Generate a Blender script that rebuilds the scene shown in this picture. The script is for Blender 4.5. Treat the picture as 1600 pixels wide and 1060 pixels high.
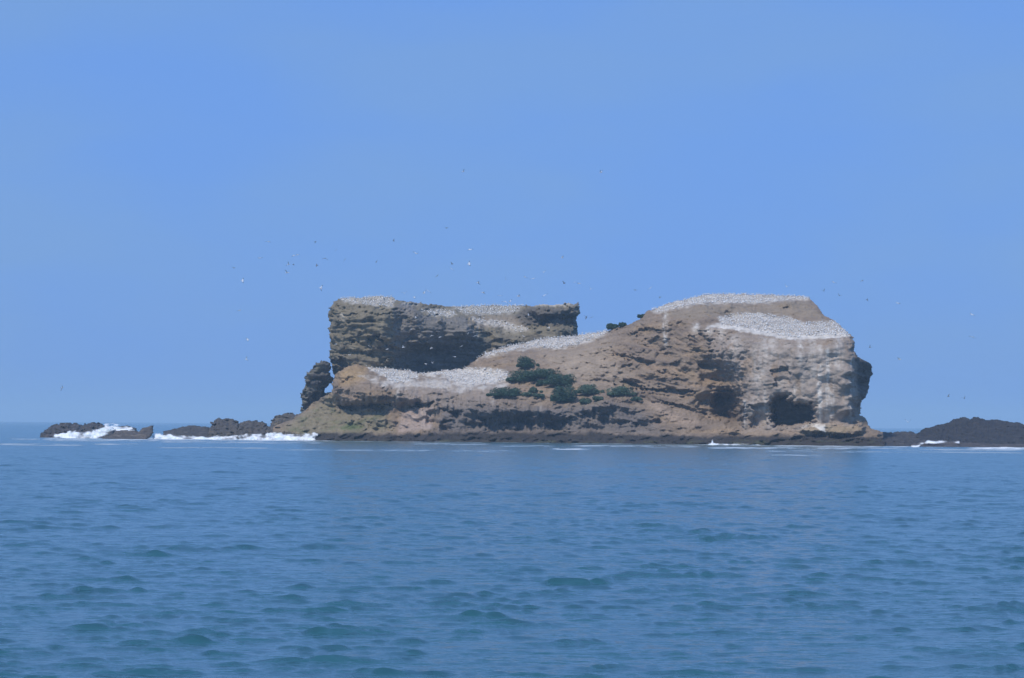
import bpy, math, random
import numpy as np
from mathutils import Matrix, Vector

random.seed(7)
rng = np.random.default_rng(11)
for o in list(bpy.data.objects):
    bpy.data.objects.remove(o)
scene = bpy.context.scene
COL = scene.collection

# ------------------------------------------------------------------ camera
F = 5000.0            # focal length in photo pixels (photo is 1600 wide)
CAM_H = 5.7
PITCH = math.atan((663.2 - 530.0) / F)
ROLL = math.radians(0.42)
cam_d = bpy.data.cameras.new('camera')
cam = bpy.data.objects.new('camera', cam_d)
COL.objects.link(cam)
cam_d.sensor_fit = 'HORIZONTAL'
cam_d.sensor_width = 36.0
cam_d.lens = F / 1600.0 * 36.0
cam_d.clip_start = 0.5
cam_d.clip_end = 90000.0
R_cam = (Matrix.Rotation(math.radians(90) + PITCH, 4, 'X') @ Matrix.Rotation(ROLL, 4, 'Z'))
cam.matrix_world = Matrix.Translation((0, 0, CAM_H)) @ R_cam
scene.camera = cam
RC = np.array(R_cam.to_3x3())

# ------------------------------------------------------------------ sky, sun, exposure
SUN_DIR = Vector((-0.42, -0.58, 1.0)).normalized()        # towards the sun: high, front left
SUN_EL = math.asin(SUN_DIR.z)
SUN_AZ = math.atan2(SUN_DIR.x, SUN_DIR.y)
world = bpy.data.worlds.new('World')
scene.world = world
world.use_nodes = True
wn, wl = world.node_tree.nodes, world.node_tree.links
wn.clear()
w_out = wn.new('ShaderNodeOutputWorld')
w_bg = wn.new('ShaderNodeBackground')
w_sky = wn.new('ShaderNodeTexSky')
w_sky.sky_type = 'NISHITA'
w_sky.sun_disc = False
w_sky.sun_elevation = SUN_EL
w_sky.sun_rotation = SUN_AZ
w_sky.air_density = 1.0
w_sky.dust_density = 1.0
w_sky.ozone_density = 4.0
w_tint = wn.new('ShaderNodeMix'); w_tint.data_type = 'RGBA'; w_tint.blend_type = 'MULTIPLY'
w_tint.inputs[0].default_value = 1.0
w_tint.inputs[7].default_value = (0.70, 0.92, 1.25, 1)      # cool white balance of the photograph
w_tc = wn.new('ShaderNodeTexCoord')
w_map = wn.new('ShaderNodeMapping'); w_map.inputs['Scale'].default_value = (5, 5, 15)
w_noise = wn.new('ShaderNodeTexNoise')
w_noise.inputs['Scale'].default_value = 1.6
w_noise.inputs['Detail'].default_value = 3.0
w_noise.inputs['Roughness'].default_value = 0.45
w_ramp = wn.new('ShaderNodeMapRange')
w_ramp.interpolation_type = 'SMOOTHSTEP'
w_ramp.inputs['From Min'].default_value = 0.33
w_ramp.inputs['From Max'].default_value = 0.68
w_cloud = wn.new('ShaderNodeMix'); w_cloud.data_type = 'RGBA'     # thin veil, thinner and thicker in broad patches
w_cloud.inputs[6].default_value = (1.50, 3.32, 8.2, 1)
w_cloud.inputs[7].default_value = (1.80, 3.52, 7.4, 1)
w_veil = wn.new('ShaderNodeMix'); w_veil.data_type = 'RGBA'
w_veil.inputs[0].default_value = 0.84
wl.new(w_tc.outputs['Generated'], w_map.inputs['Vector'])
wl.new(w_map.outputs['Vector'], w_noise.inputs['Vector'])
wl.new(w_noise.outputs['Fac'], w_ramp.inputs['Value'])
wl.new(w_sky.outputs['Color'], w_tint.inputs[6])
wl.new(w_tint.outputs[2], w_veil.inputs[6])
wl.new(w_ramp.outputs['Result'], w_cloud.inputs[0])
wl.new(w_cloud.outputs[2], w_veil.inputs[7])
wl.new(w_veil.outputs[2], w_bg.inputs['Color'])
w_bg.inputs['Strength'].default_value = 0.10
wl.new(w_bg.outputs['Background'], w_out.inputs['Surface'])

sun_d = bpy.data.lights.new('sun', 'SUN')
sun_d.energy = 3.1
sun_d.angle = math.radians(7)
sun_d.color = (1.0, 0.95, 0.89)
sun = bpy.data.objects.new('sun', sun_d)
COL.objects.link(sun)
sun.location = (-200, -100, 300)
sun.rotation_euler = SUN_DIR.to_track_quat('Z', 'Y').to_euler()

vs = scene.view_settings
vs.view_transform = 'Standard'
vs.look = 'None'
vs.exposure = 0.0
vs.gamma = 1.0
vs.use_curve_mapping = False
scene.render.engine = 'CYCLES'
scene.cycles.use_denoising = True
scene.cycles.max_bounces = 6
scene.cycles.diffuse_bounces = 3
scene.cycles.glossy_bounces = 2
scene.cycles.volume_bounces = 1
scene.cycles.caustics_reflective = False
scene.cycles.caustics_refractive = False

# ------------------------------------------------------------------ geometry of sight lines
def unproject(u, v, Y):
    """world point at northing Y on the sight line of photo pixel (u, v)"""
    u = np.asarray(u, float); v = np.asarray(v, float)
    d = np.stack([(u - 800) / F, (530 - v) / F, -np.ones_like(u)], -1) @ RC.T
    return np.array([0, 0, CAM_H]) + d * (np.asarray(Y, float) / d[..., 1])[..., None]

def project(P):
    q = (P - np.array([0, 0, CAM_H])) @ RC
    return 800 + F * q[..., 0] / -q[..., 2], 530 - F * q[..., 1] / -q[..., 2]

# ------------------------------------------------------------------ noise
def _hash(ix, iy, iz, seed):
    h = ix * np.uint32(374761393) + iy * np.uint32(668265263) + iz * np.uint32(2147483647) + np.uint32((seed * 1274126177) & 0xFFFFFFFF)
    h = (h ^ (h >> np.uint32(13))) * np.uint32(1274126177)
    h = (h ^ (h >> np.uint32(15))) * np.uint32(2246822519)
    return h ^ (h >> np.uint32(16))

_F = np.float32(2 / 1023.0)
def perlin(x, y, z, seed=0):
    x, y, z = (np.asarray(t, np.float32) for t in (x, y, z))
    x0 = np.floor(x); y0 = np.floor(y); z0 = np.floor(z)
    fx, fy, fz = x - x0, y - y0, z - z0
    xi, yi, zi = (t.astype(np.int32).astype(np.uint32) for t in (x0, y0, z0))
    sx, sy, sz = (t * t * t * (t * (t * 6 - 15) + 10) for t in (fx, fy, fz))
    M = np.uint32(1023)
    out = np.zeros_like(x)
    for dx in (0, 1):
        wx = sx if dx else 1 - sx
        for dy in (0, 1):
            wxy = wx * (sy if dy else 1 - sy)
            for dz in (0, 1):
                h = _hash(xi + np.uint32(dx), yi + np.uint32(dy), zi + np.uint32(dz), seed)
                a = (h & M) * _F - 1
                b = ((h >> np.uint32(10)) & M) * _F - 1
                c = ((h >> np.uint32(20)) & M) * _F - 1
                out += wxy * (sz if dz else 1 - sz) * (a * (fx - dx) + b * (fy - dy) + c * (fz - dz)).astype(np.float32)
    return out * np.float32(1.25)

def fbm(x, y, z, octv=4, seed=0, gain=0.5):
    s, a, f, n = 0, 1.0, 1.0, 0
    for i in range(octv):
        s = s + a * perlin(x * f, y * f, z * f, seed + i * 17)
        n += a; a *= gain; f *= 2.03
    return s / n * 1.6

def worley(x, y, z, seed=0):
    """distance to the nearest of one jittered point per cell"""
    x, y, z = (np.asarray(t, np.float32) for t in (x, y, z))
    x0, y0, z0 = np.floor(x), np.floor(y), np.floor(z)
    xi, yi, zi = (t.astype(np.int32).astype(np.uint32) for t in (x0, y0, z0))
    best = np.full(x.shape, 9.0, np.float32); M = np.uint32(1023); k = np.float32(1 / 1023.)
    for dx in (-1, 0, 1):
        for dy in (-1, 0, 1):
            for dz in (-1, 0, 1):
                h = _hash(xi + np.uint32(dx & 0xFFFFFFFF), yi + np.uint32(dy & 0xFFFFFFFF), zi + np.uint32(dz & 0xFFFFFFFF), seed)
                px = x0 + dx + (h & M) * k
                py = y0 + dy + ((h >> np.uint32(10)) & M) * k
                pz = z0 + dz + ((h >> np.uint32(20)) & M) * k
                best = np.minimum(best, (px - x) ** 2 + (py - y) ** 2 + (pz - z) ** 2)
    return np.sqrt(best)

def sstep(a, b, x):
    t = np.clip((x - a) / (b - a), 0, 1)
    return t * t * (3 - 2 * t)

def poly_sd(u, v, poly):
    """signed distance to a polygon, positive inside"""
    p = np.asarray(poly, float); n = len(p)
    d = np.full(u.shape, 1e18); inside = np.zeros(u.shape, bool)
    for i in range(n):
        ax, ay = p[i]; bx, by = p[(i + 1) % n]
        ex, ey = bx - ax, by - ay
        t = np.clip(((u - ax) * ex + (v - ay) * ey) / (ex * ex + ey * ey + 1e-9), 0, 1)
        d = np.minimum(d, (u - ax - t * ex) ** 2 + (v - ay - t * ey) ** 2)
        if ay != by:
            c = ((ay > v) != (by > v)) & (u < ex * (v - ay) / (by - ay) + ax)
            inside ^= c
    d = np.sqrt(d)
    return np.where(inside, d, -d)

def rbf(points, u, v, su=1.0, sv=1.0):
    """smooth surface through scattered (u, v, value) points"""
    P = np.asarray(points, float)
    A = np.stack([P[:, 0] * su, P[:, 1] * sv], 1)
    n = len(A)
    K = np.sqrt(((A[:, None] - A[None]) ** 2).sum(-1) + 4.0)
    M = np.zeros((n + 3, n + 3)); M[:n, :n] = K + np.eye(n) * -0.15
    M[:n, n] = 1; M[:n, n + 1:] = A / 100; M[n, :n] = 1; M[n + 1:, :n] = A.T / 100
    w = np.linalg.solve(M, np.concatenate([P[:, 2], np.zeros(3)]))
    out = np.full(u.shape, w[n]) + w[n + 1] * u * su / 100 + w[n + 2] * v * sv / 100
    for i in range(n):
        out += w[i] * np.sqrt((u * su - A[i, 0]) ** 2 + (v * sv - A[i, 1]) ** 2 + 4.0)
    return out

# ------------------------------------------------------------------ object helpers
def tag(o, label=None, cat=None, group=None, kind=None):
    if label: o['label'] = label
    if cat: o['category'] = cat
    if group: o['group'] = group
    if kind: o['kind'] = kind
    return o

def mesh_np(name, V, quads=None, tris=None, mats=(), smooth=True, midx=None):
    me = bpy.data.meshes.new(name)
    V = np.asarray(V, np.float32)
    nq = 0 if quads is None else len(quads); nt = 0 if tris is None else len(tris)
    loops = np.concatenate([np.asarray(a, np.int32).ravel() for a in (quads, tris) if a is not None and len(a)])
    tot = np.concatenate([np.full(nq, 4, np.int32), np.full(nt, 3, np.int32)])
    start = np.concatenate([[0], np.cumsum(tot)[:-1]]).astype(np.int32)
    me.vertices.add(len(V)); me.vertices.foreach_set('co', V.ravel())
    me.loops.add(len(loops)); me.loops.foreach_set('vertex_index', loops)
    me.polygons.add(nq + nt)
    me.polygons.foreach_set('loop_start', start)
    me.polygons.foreach_set('loop_total', tot)
    me.polygons.foreach_set('use_smooth', np.full(nq + nt, smooth, bool))
    if midx is not None:
        me.polygons.foreach_set('material_index', np.asarray(midx, np.int32))
    for m in mats: me.materials.append(m)
    me.update(calc_edges=True)
    me.validate()
    return me

def link(name, data, parent=None):
    o = bpy.data.objects.new(name, data)
    COL.objects.link(o)
    if parent: o.parent = parent
    return o

def color_attr(me, name, rgb):
    at = me.attributes.new(name, 'FLOAT_COLOR', 'POINT')
    c = np.ones((len(rgb), 4), np.float32); c[:, :3] = rgb
    at.data.foreach_set('color', c.ravel())

def float_attr(me, name, val):
    at = me.attributes.new(name, 'FLOAT', 'POINT')
    at.data.foreach_set('value', np.asarray(val, np.float32))

# ------------------------------------------------------------------ materials
def new_mat(name):
    m = bpy.data.materials.new(name); m.use_nodes = True
    nt = m.node_tree
    b = nt.nodes['Principled BSDF']
    return m, nt.nodes, nt.links, b

def plain(name, col, rough=0.8, var=0.12, scale=3.0):
    m, n, l, b = new_mat(name)
    b.inputs['Roughness'].default_value = rough
    tc = n.new('ShaderNodeTexCoord')
    ns = n.new('ShaderNodeTexNoise'); ns.inputs['Scale'].default_value = scale
    ns.inputs['Detail'].default_value = 4
    mx = n.new('ShaderNodeMix'); mx.data_type = 'RGBA'
    mx.inputs[6].default_value = (*[c * (1 - var) for c in col], 1)
    mx.inputs[7].default_value = (*[min(1, c * (1 + var)) for c in col], 1)
    l.new(tc.outputs['Object'], ns.inputs['Vector']); l.new(ns.outputs['Fac'], mx.inputs[0])
    l.new(mx.outputs[2], b.inputs['Base Color'])
    return m

def rock_mat():
    """colour comes from the rock's own mineral zones; fine grain and relief from noise"""
    m, n, l, b = new_mat('rock')
    b.inputs['Roughness'].default_value = 0.92
    b.inputs['Specular IOR Level'].default_value = 0.2
    at = n.new('ShaderNodeAttribute'); at.attribute_name = 'mineral'
    tc = n.new('ShaderNodeTexCoord')
    n1 = n.new('ShaderNodeTexNoise'); n1.inputs['Scale'].default_value = 0.8; n1.inputs['Detail'].default_value = 5
    n1.inputs['Roughness'].default_value = 0.7
    r = n.new('ShaderNodeMapRange'); r.inputs['From Min'].default_value = 0.3; r.inputs['From Max'].default_value = 0.7
    r.inputs['To Min'].default_value = 0.80; r.inputs['To Max'].default_value = 1.18
    mul = n.new('ShaderNodeVectorMath'); mul.operation = 'SCALE'
    l.new(tc.outputs['Object'], n1.inputs['Vector']); l.new(n1.outputs['Fac'], r.inputs['Value'])
    l.new(at.outputs['Color'], mul.inputs[0]); l.new(r.outputs['Result'], mul.inputs['Scale'])
    l.new(mul.outputs['Vector'], b.inputs['Base Color'])
    bp = n.new('ShaderNodeBump'); bp.inputs['Strength'].default_value = 0.5; bp.inputs['Distance'].default_value = 0.25
    l.new(n1.outputs['Fac'], bp.inputs['Height']); l.new(bp.outputs['Normal'], b.inputs['Normal'])
    return m

M_ROCK = rock_mat()
M_WHITE = plain('white_feathers', (0.82, 0.82, 0.80), 0.7, 0.05)
M_BLACK = plain('black_feathers', (0.03, 0.028, 0.027), 0.7)
M_BUFF = plain('buff_head_feathers', (0.72, 0.56, 0.30), 0.7)
M_BEAK = plain('bill', (0.40, 0.44, 0.48), 0.5)
M_DARKBIRD = plain('brown_feathers', (0.15, 0.13, 0.12), 0.75)
M_LEAF = plain('shrub_leaf', (0.026, 0.068, 0.031), 0.6, 0.45, 0.9)
M_LEAF2 = plain('succulent_leaf', (0.060, 0.105, 0.058), 0.6, 0.35, 0.9)
M_STEM = plain('woody_stem', (0.10, 0.075, 0.05), 0.9)

def foam_mat():
    m, n, l, b = new_mat('foam')
    b.inputs['Roughness'].default_value = 0.85
    tc = n.new('ShaderNodeTexCoord')
    n1 = n.new('ShaderNodeTexNoise'); n1.inputs['Scale'].default_value = 0.55; n1.inputs['Detail'].default_value = 6
    r = n.new('ShaderNodeValToRGB')
    r.color_ramp.elements[0].position = 0.34; r.color_ramp.elements[0].color = (0.62, 0.74, 0.76, 1)
    r.color_ramp.elements[1].position = 0.50; r.color_ramp.elements[1].color = (0.86, 0.88, 0.88, 1)
    l.new(tc.outputs['Object'], n1.inputs['Vector']); l.new(n1.outputs['Fac'], r.inputs['Fac'])
    l.new(r.outputs['Color'], b.inputs['Base Color'])
    at_ = n.new('ShaderNodeAttribute'); at_.attribute_name = 'mineral'
    l.new(at_.outputs['Fac'], b.inputs['Alpha'])
    return m
M_FOAM = foam_mat()

def sea_mat():
    m, n, l, b = new_mat('sea_water')
    b.inputs['IOR'].default_value = 1.33
    b.inputs['Roughness'].default_value = 0.12
    fo = n.new('ShaderNodeAttribute'); fo.attribute_name = 'foam'
    geo = n.new('ShaderNodeNewGeometry')
    # unresolved ripples: slope noise added to the surface normal
    acc = geo.outputs['Normal']
    for (sx, sy, amt) in ((1.1, 2.8, 0.85), (3.0, 7.5, 0.95), (8.0, 18.0, 0.60), (0.30, 0.70, 0.40)):
        mp = n.new('ShaderNodeMapping'); mp.inputs['Scale'].default_value = (sx, sy, 1)
        n1 = n.new('ShaderNodeTexNoise'); n1.inputs['Scale'].default_value = 1.0
        n1.inputs['Detail'].default_value = 3; n1.inputs['Roughness'].default_value = 0.6
        l.new(geo.outputs['Position'], mp.inputs['Vector']); l.new(mp.outputs['Vector'], n1.inputs['Vector'])
        sb = n.new('ShaderNodeVectorMath'); sb.operation = 'SUBTRACT'; sb.inputs[1].default_value = (.5, .5, .5)
        sc = n.new('ShaderNodeVectorMath'); sc.operation = 'MULTIPLY'; sc.inputs[1].default_value = (amt * .6, amt, 0)
        ad = n.new('ShaderNodeVectorMath'); ad.operation = 'ADD'
        l.new(n1.outputs['Color'], sb.inputs[0]); l.new(sb.outputs[0], sc.inputs[0])
        l.new(acc, ad.inputs[0]); l.new(sc.outputs[0], ad.inputs[1]); acc = ad.outputs[0]
    nm = n.new('ShaderNodeVectorMath'); nm.operation = 'NORMALIZE'
    l.new(acc, nm.inputs[0]); l.new(nm.outputs[0], b.inputs['Normal'])
    # broad patches of greener and bluer water
    n2 = n.new('ShaderNodeTexNoise'); n2.inputs['Scale'].default_value = 0.02; n2.inputs['Detail'].default_value = 3
    l.new(geo.outputs['Position'], n2.inputs['Vector'])
    mx = n.new('ShaderNodeMix'); mx.data_type = 'RGBA'
    mx.inputs[6].default_value = (0.022, 0.092, 0.116, 1)
    mx.inputs[7].default_value = (0.028, 0.110, 0.132, 1)
    l.new(n2.outputs['Fac'], mx.inputs[0])
    mf = n.new('ShaderNodeMix'); mf.data_type = 'RGBA'
    mf.inputs[7].default_value = (0.80, 0.83, 0.84, 1)
    l.new(fo.outputs['Fac'], mf.inputs[0]); l.new(mx.outputs[2], mf.inputs[6])
    l.new(mf.outputs[2], b.inputs['Base Color'])
    rr = n.new('ShaderNodeMapRange'); rr.inputs['To Min'].default_value = 0.15; rr.inputs['To Max'].default_value = 0.8
    l.new(fo.outputs['Fac'], rr.inputs['Value']); l.new(rr.outputs['Result'], b.inputs['Roughness'])
    return m
M_SEA = sea_mat()

# ------------------------------------------------------------------ the sea
def foam_streaks(u, v, X, Y):
    """thin white streaks drifting off the reef"""
    n = fbm(X / 9, Y / 40, X * 0, 4, 301)
    n2 = fbm(X / 2.2, Y / 16, X * 0, 3, 302)
    m = np.zeros_like(u)
    for (u0, u1, v0, hh, s) in [(0, 130, 695.0, 1.6, .55), (150, 215, 694.5, 1.4, .6), (20, 60, 686, 1.5, .6),
                                (250, 500, 691, 2.2, .45), (70, 250, 687, 2.6, .8), (230, 500, 687, 2.2, .85), (480, 560, 686.5, 1.5, .7), (500, 640, 688.5, 1.4, .9), (640, 800, 690.5, 1.1, .55), (800, 1090, 692.5, 1.1, .6), (640, 760, 694, 1.5, .35),
                                (868, 916, 702, 1.5, .8), (780, 860, 697, 1.4, .4), (900, 1090, 697.5, 1.6, .5),
                                (1085, 1215, 693.5, 2.2, .95), (1110, 1330, 700.5, 1.6, .6), (1210, 1420, 697.5, 1.4, .7), (1250, 1420, 700.5, 1.7, .5),
                                (1180, 1280, 711.5, 1.2, .5), (1400, 1600, 703, 1.6, .5), (1515, 1600, 700.5, 2.6, 1.0),
                                (1200, 1600, 706.5, 1.3, .35), (250, 420, 700, 1.4, .35), (420, 800, 704, 1.3, .3)]:
        w = np.exp(-((v - v0 - 0.0073 * (u - (u0 + u1) / 2)) / hh) ** 2) * sstep(u0 - 12, u0 + 12, u) * (1 - sstep(u1 - 12, u1 + 12, u))
        m = np.maximum(m, w * s * sstep(-0.30, 0.25, n + 0.6 * n2))
    return np.clip(m, 0, 1)

def build_sea():
    a_in = np.linspace(-0.25, 0.25, 500)                     # tangent of bearing
    ang_in = np.arctan(a_in)
    ang_out = np.linspace(ang_in[-1], 2 * math.pi + ang_in[0], 60)[1:-1]
    ang = np.concatenate([ang_in, ang_out])
    r1 = np.exp(np.arange(math.log(50), math.log(1050), 0.0028))
    r2 = np.exp(np.linspace(math.log(1050), math.log(26000), 120))[1:]
    r0 = np.array([3, 10, 20, 30, 38, 44.0, 47.5])
    r = np.concatenate([r0, r1, r2])
    A, Rr = np.meshgrid(ang, r)
    X = Rr * np.sin(A); Y = Rr * np.cos(A)
    Z = np.zeros_like(X); DX = np.zeros_like(X); DY = np.zeros_like(X)
    inner = np.zeros_like(X, bool); inner[:, :len(ang_in)] = True
    n_r0, n_mid = len(r0), len(r0) + len(r1)
    sl = (slice(0, n_mid + 30), slice(0, len(ang_in)))
    x, y = X[sl].astype(np.float32), Y[sl].astype(np.float32)
    rad = np.hypot(x, y)
    spacing = np.maximum(rad * 0.0028, 0.13)
    gust = 1.0 + 0.35 * fbm(x / 12, y / 30, x * 0, 2, 77)
    z = np.zeros_like(x); dx = np.zeros_like(x); dy = np.zeros_like(x)
    g = np.random.default_rng(5)
    lam = np.exp(g.uniform(math.log(0.40), math.log(4.0), 100))
    for L in lam:
        th = math.radians(g.normal(94, 23))              # wind sea running across and towards the viewer
        k = 2 * math.pi / L
        amp = 0.0056 * L ** 0.42 * g.uniform(0.5, 1.3)
        keep = 1 - 0.6 * sstep(0.4, 1.4, spacing / L)
        if L < 9: keep = keep * gust
        ph = (np.float32(k * math.cos(th)) * x + np.float32(k * math.sin(th)) * y + np.float32(g.uniform(0, 6.28))).astype(np.float32)
        amp = amp * keep
        z += amp * np.cos(ph)
        dx -= 0.9 * amp * math.cos(th) * np.sin(ph)
        dy -= 0.9 * amp * math.sin(th) * np.sin(ph)
    rms = 0.034
    zn = z / rms
    z = rms * (0.28 * zn + 0.55 * np.maximum(zn - 0.8, 0) ** 1.5)     # mostly flat water with sparse peaked crests
    edge = np.minimum(sstep(-0.25, -0.23, np.tan(A[sl])), 1 - sstep(0.23, 0.25, np.tan(A[sl])))
    fade = edge * sstep(44, 52, rad)
    Z[sl] = z * fade; DX[sl] = dx * fade; DY[sl] = dy * fade
    P0 = np.stack([X, Y, Z * 0], -1)
    u, v = project(np.where(Y[..., None] > 30, P0, np.array([0, 30.0, 0])))
    foam = np.zeros_like(X)
    zone = (Y > 500) & (Y < 1300) & inner
    foam[zone] = foam_streaks(u[zone], v[zone], X[zone], Y[zone])
    V = np.stack([X + DX, Y + DY, Z], -1)
    nr, na = X.shape
    i = np.arange(nr - 1)[:, None] * na; j = np.arange(na)[None]; jn = (j + 1) % na
    quads = np.stack([i + j, i + na + j, i + na + jn, i + jn], -1).reshape(-1, 4)[:, ::-1]
    centre = np.array([[0, 0, 0.0]])
    tris = np.stack([np.full(na, nr * na), np.arange(na), (np.arange(na) + 1) % na], -1)[:, ::-1]
    me = mesh_np('sea', np.concatenate([V.reshape(-1, 3), centre]), quads, tris, [M_SEA])
    float_attr(me, 'foam', np.concatenate([foam.ravel(), [0]]))
    o = link('sea', me)
    tag(o, 'choppy blue-green sea between the viewer and the island', kind='structure')
build_sea()

# ------------------------------------------------------------------ rock bodies
class Sheet: pass

def rock_body(name, poly, depth_fn, thick, colour_fn, parent=None, step=1.0, holes=(), rough=1.0, jag=2.2,
              seed=0, thick_edge=3.0, round_m=4.0, round_px=12, mat=None, bottom=None, dip=None):
    """closed rock solid: front face follows depth_fn, back face bulges `thick` metres behind it"""
    p = np.asarray(poly, float)
    u0, u1 = p[:, 0].min() - 4, p[:, 0].max() + 4
    v0, v1 = p[:, 1].min() - 4, p[:, 1].max() + 4
    us = np.arange(u0, u1 + step, step); vv = np.arange(v0, v1 + step, step)
    U, Vv = np.meshgrid(us, vv)
    # ragged outline
    zz = U * 0 + seed
    wu = U + jag * (1.1 * fbm(U / 15, Vv / 11, zz, 3, 21 + seed) + 0.9 * fbm(U / 4.5, Vv / 3.6, zz, 3, 31 + seed))
    wv = Vv + jag * (0.8 * fbm(U / 15, Vv / 12, zz, 3, 51 + seed) + 0.6 * fbm(U / 5, Vv / 4, zz, 3, 61 + seed))
    sd = poly_sd(wu, wv, poly)
    for h in holes:
        sd = np.minimum(sd, -poly_sd(wu, wv, h))
    ins = sd > 0
    res = depth_fn(wu, wv, U, Vv)
    Yf, cliff = res[0], res[1]
    bamp = res[2] if len(res) > 2 else np.ones_like(Yf)      # how strongly the bedding shows
    e = np.clip(1 - sd / round_px, 0, 1)
    Yf = Yf + round_m * (1 - np.sqrt(np.clip(1 - e * e, 0, 1)))
    sel = sd > -3
    U2, V2, YF2, SEL = U, Vv, Yf, sel
    cliff, bamp, Yf, us_, vs_, wus, wvs, sds = (q[sel] for q in (cliff, bamp, Yf, U, Vv, wu, wv, sd))
    P = unproject(us_, vs_, Yf)
    x, y, z = P[..., 0], P[..., 1], P[..., 2]
    s = seed * 13
    big = fbm(x / 10, y / 10, z / 7.5, 3, 100 + s, .42)
    strat_z = z + (0.06 * x if dip is None else dip(x)) + 1.6 * fbm(x / 22, y / 22, z / 22, 3, 130 + s)
    strata = fbm(x / 16, y / 16, strat_z / 2.4, 3, 150 + s)
    strata2 = fbm(x / 5, y / 5, strat_z / 0.7, 3, 170 + s)
    ridge = 1 - 2 * np.abs(fbm(x / 3.2, y / 3.2, z / 2.6, 4, 190 + s, 0.6))
    dwx = 1.3 * fbm(x / 2.2, y / 2.2, z / 2.2, 3, 205 + s); dwz = 1.1 * fbm(x / 2.2, y / 2.2, z / 2.2, 3, 207 + s)
    pit = 1 - sstep(0.10, 0.62, worley((x + dwx) / 3.4, y / 5, (z + dwz) / 2.3, 210 + s))
    pmask = sstep(-0.1, 0.35, fbm(x / 14, y / 14, z / 9, 2, 230 + s))
    # bedding: each bed juts at its top edge and is undercut below
    bed_m = sstep(-.25, .45, fbm(x / 11, y / 11, z / 6, 3, 240 + s))
    t = (strat_z + 0.25 * strata2) / 3.6 + 0.6 * fbm(x / 30, y / 30, z / 9, 2, 243 + s)
    t = t - np.floor(t)
    bed = np.where(t < .82, t / .82, (1 - t) / .18)
    blk = np.abs(fbm(x / 6, y / 6, z / 4.6, 3, 246 + s, .42))          # rounded blocks with sharp clefts
    dY = -(3.0 * big * (.4 + .6 * bamp) + (1.2 * strata + 0.22 * strata2 + 2.2 * bed * bed_m) * bamp + 0.14 * ridge + 3.0 * np.minimum(blk, .5) * (.45 + .55 * bamp)) * cliff * rough
    dY += 1.6 * pit * pmask * cliff * rough * bamp
    dY += -(0.2 * ridge + 0.25 * strata2 + 0.7 * bed * bed_m + 2.2 * np.minimum(blk, .4)) * (1 - cliff) * rough
    low = 1 - sstep(1.2, 3.6, z + 1.2 * big)                     # wave-broken boulders at the tide line
    dY -= 2.6 * low * (.62 - worley(x / 2.6, y / 3.2, z / 1.5, 260 + s)) * min(1, rough)
    Yf2 = Yf + dY
    Pf = unproject(us_, vs_, Yf2)
    Pf[..., 0] += 0.2 * rough * fbm(x / 1.5, y / 1.5, z / 1.5, 3, 250 + s)
    Pf[..., 2] += 0.12 * rough * fbm(x / 1.5, y / 1.5, z / 1.5, 3, 270 + s) * (0.4 + 0.6 * cliff)
    Yb = np.maximum(Yf2 + thick_edge * 0.4, Yf + thick_edge + thick * (1 - np.exp(-np.maximum(sds, 0) / 22.0)) + 2.0 * fbm(x / 8, y / 8, z / 6, 3, 290 + s))
    Pb = unproject(us_, vs_, Yb)
    # pull the back face onto its true metric outline instead of the sight-line cone
    k = (Yf / Yb)[..., None]
    Pb[..., 0:1] *= k; Pb[..., 2:3] = CAM_H + (Pb[..., 2:3] - CAM_H) * k
    rgb = colour_fn(wus, wvs, us_, vs_, Pf, cliff, dict(big=big, strata=strata, strata2=strata2, ridge=ridge, pit=pit * pmask))
    nv, nu = U.shape
    def full(q):
        f = np.zeros((nv, nu, 3)); f[sel] = q
        return f
    Pf, Pb, rgb = full(Pf), full(Pb), full(rgb)
    idx = np.arange(nv * nu).reshape(nv, nu)
    cell = ins[:-1, :-1] & ins[1:, :-1] & ins[:-1, 1:] & ins[1:, 1:]
    a, b, c, d = idx[:-1, :-1][cell], idx[:-1, 1:][cell], idx[1:, 1:][cell], idx[1:, :-1][cell]
    front = np.stack([a, d, c, b], -1)
    N = nv * nu
    back = np.stack([a, b, c, d], -1) + N
    # walls round the outline
    cp = np.zeros((nv + 1, nu + 1), bool); cp[1:-1, 1:-1] = cell
    C = cp[1:-1, 1:-1]
    walls = []
    for (nb, e0, e1) in ((cp[:-2, 1:-1], idx[:-1, :-1], idx[:-1, 1:]), (cp[2:, 1:-1], idx[1:, 1:], idx[1:, :-1]),
                         (cp[1:-1, :-2], idx[1:, :-1], idx[:-1, :-1]), (cp[1:-1, 2:], idx[:-1, 1:], idx[1:, 1:])):
        m = C & ~nb
        p0, p1 = e0[m], e1[m]
        walls.append(np.stack([p0, p1, p1 + N, p0 + N], -1))
    quads = np.concatenate([front, back] + walls)
    allV = np.concatenate([Pf.reshape(-1, 3), Pb.reshape(-1, 3)])
    allC = np.concatenate([rgb.reshape(-1, 3)] * 2)
    used = np.unique(quads); remap = np.full(len(allV), -1, np.int64); remap[used] = np.arange(len(used))
    allV, allC, quads = allV[used], allC[used], remap[quads]
    me = mesh_np(name, allV, quads, None, [mat or M_ROCK])
    color_attr(me, 'mineral', np.clip(allC, 0.01, 0.9 if mat is None else 1.0))
    o = link(name, me, parent)
    sh = Sheet(); sh.u0, sh.v0, sh.step, sh.P, sh.ins, sh.obj = u0, v0, step, Pf, ins, o
    return sh

def at(sh, u, v):
    i = int(round((v - sh.v0) / sh.step)); j = int(round((u - sh.u0) / sh.step))
    if 0 <= i < sh.ins.shape[0] and 0 <= j < sh.ins.shape[1] and sh.ins[i, j]:
        return sh.P[i, j]
    return None

def C3(*c): return np.array(c, float)
def blend(rgb, col, m):
    return rgb * (1 - m[..., None]) + np.asarray(col, float) * m[..., None]

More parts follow.
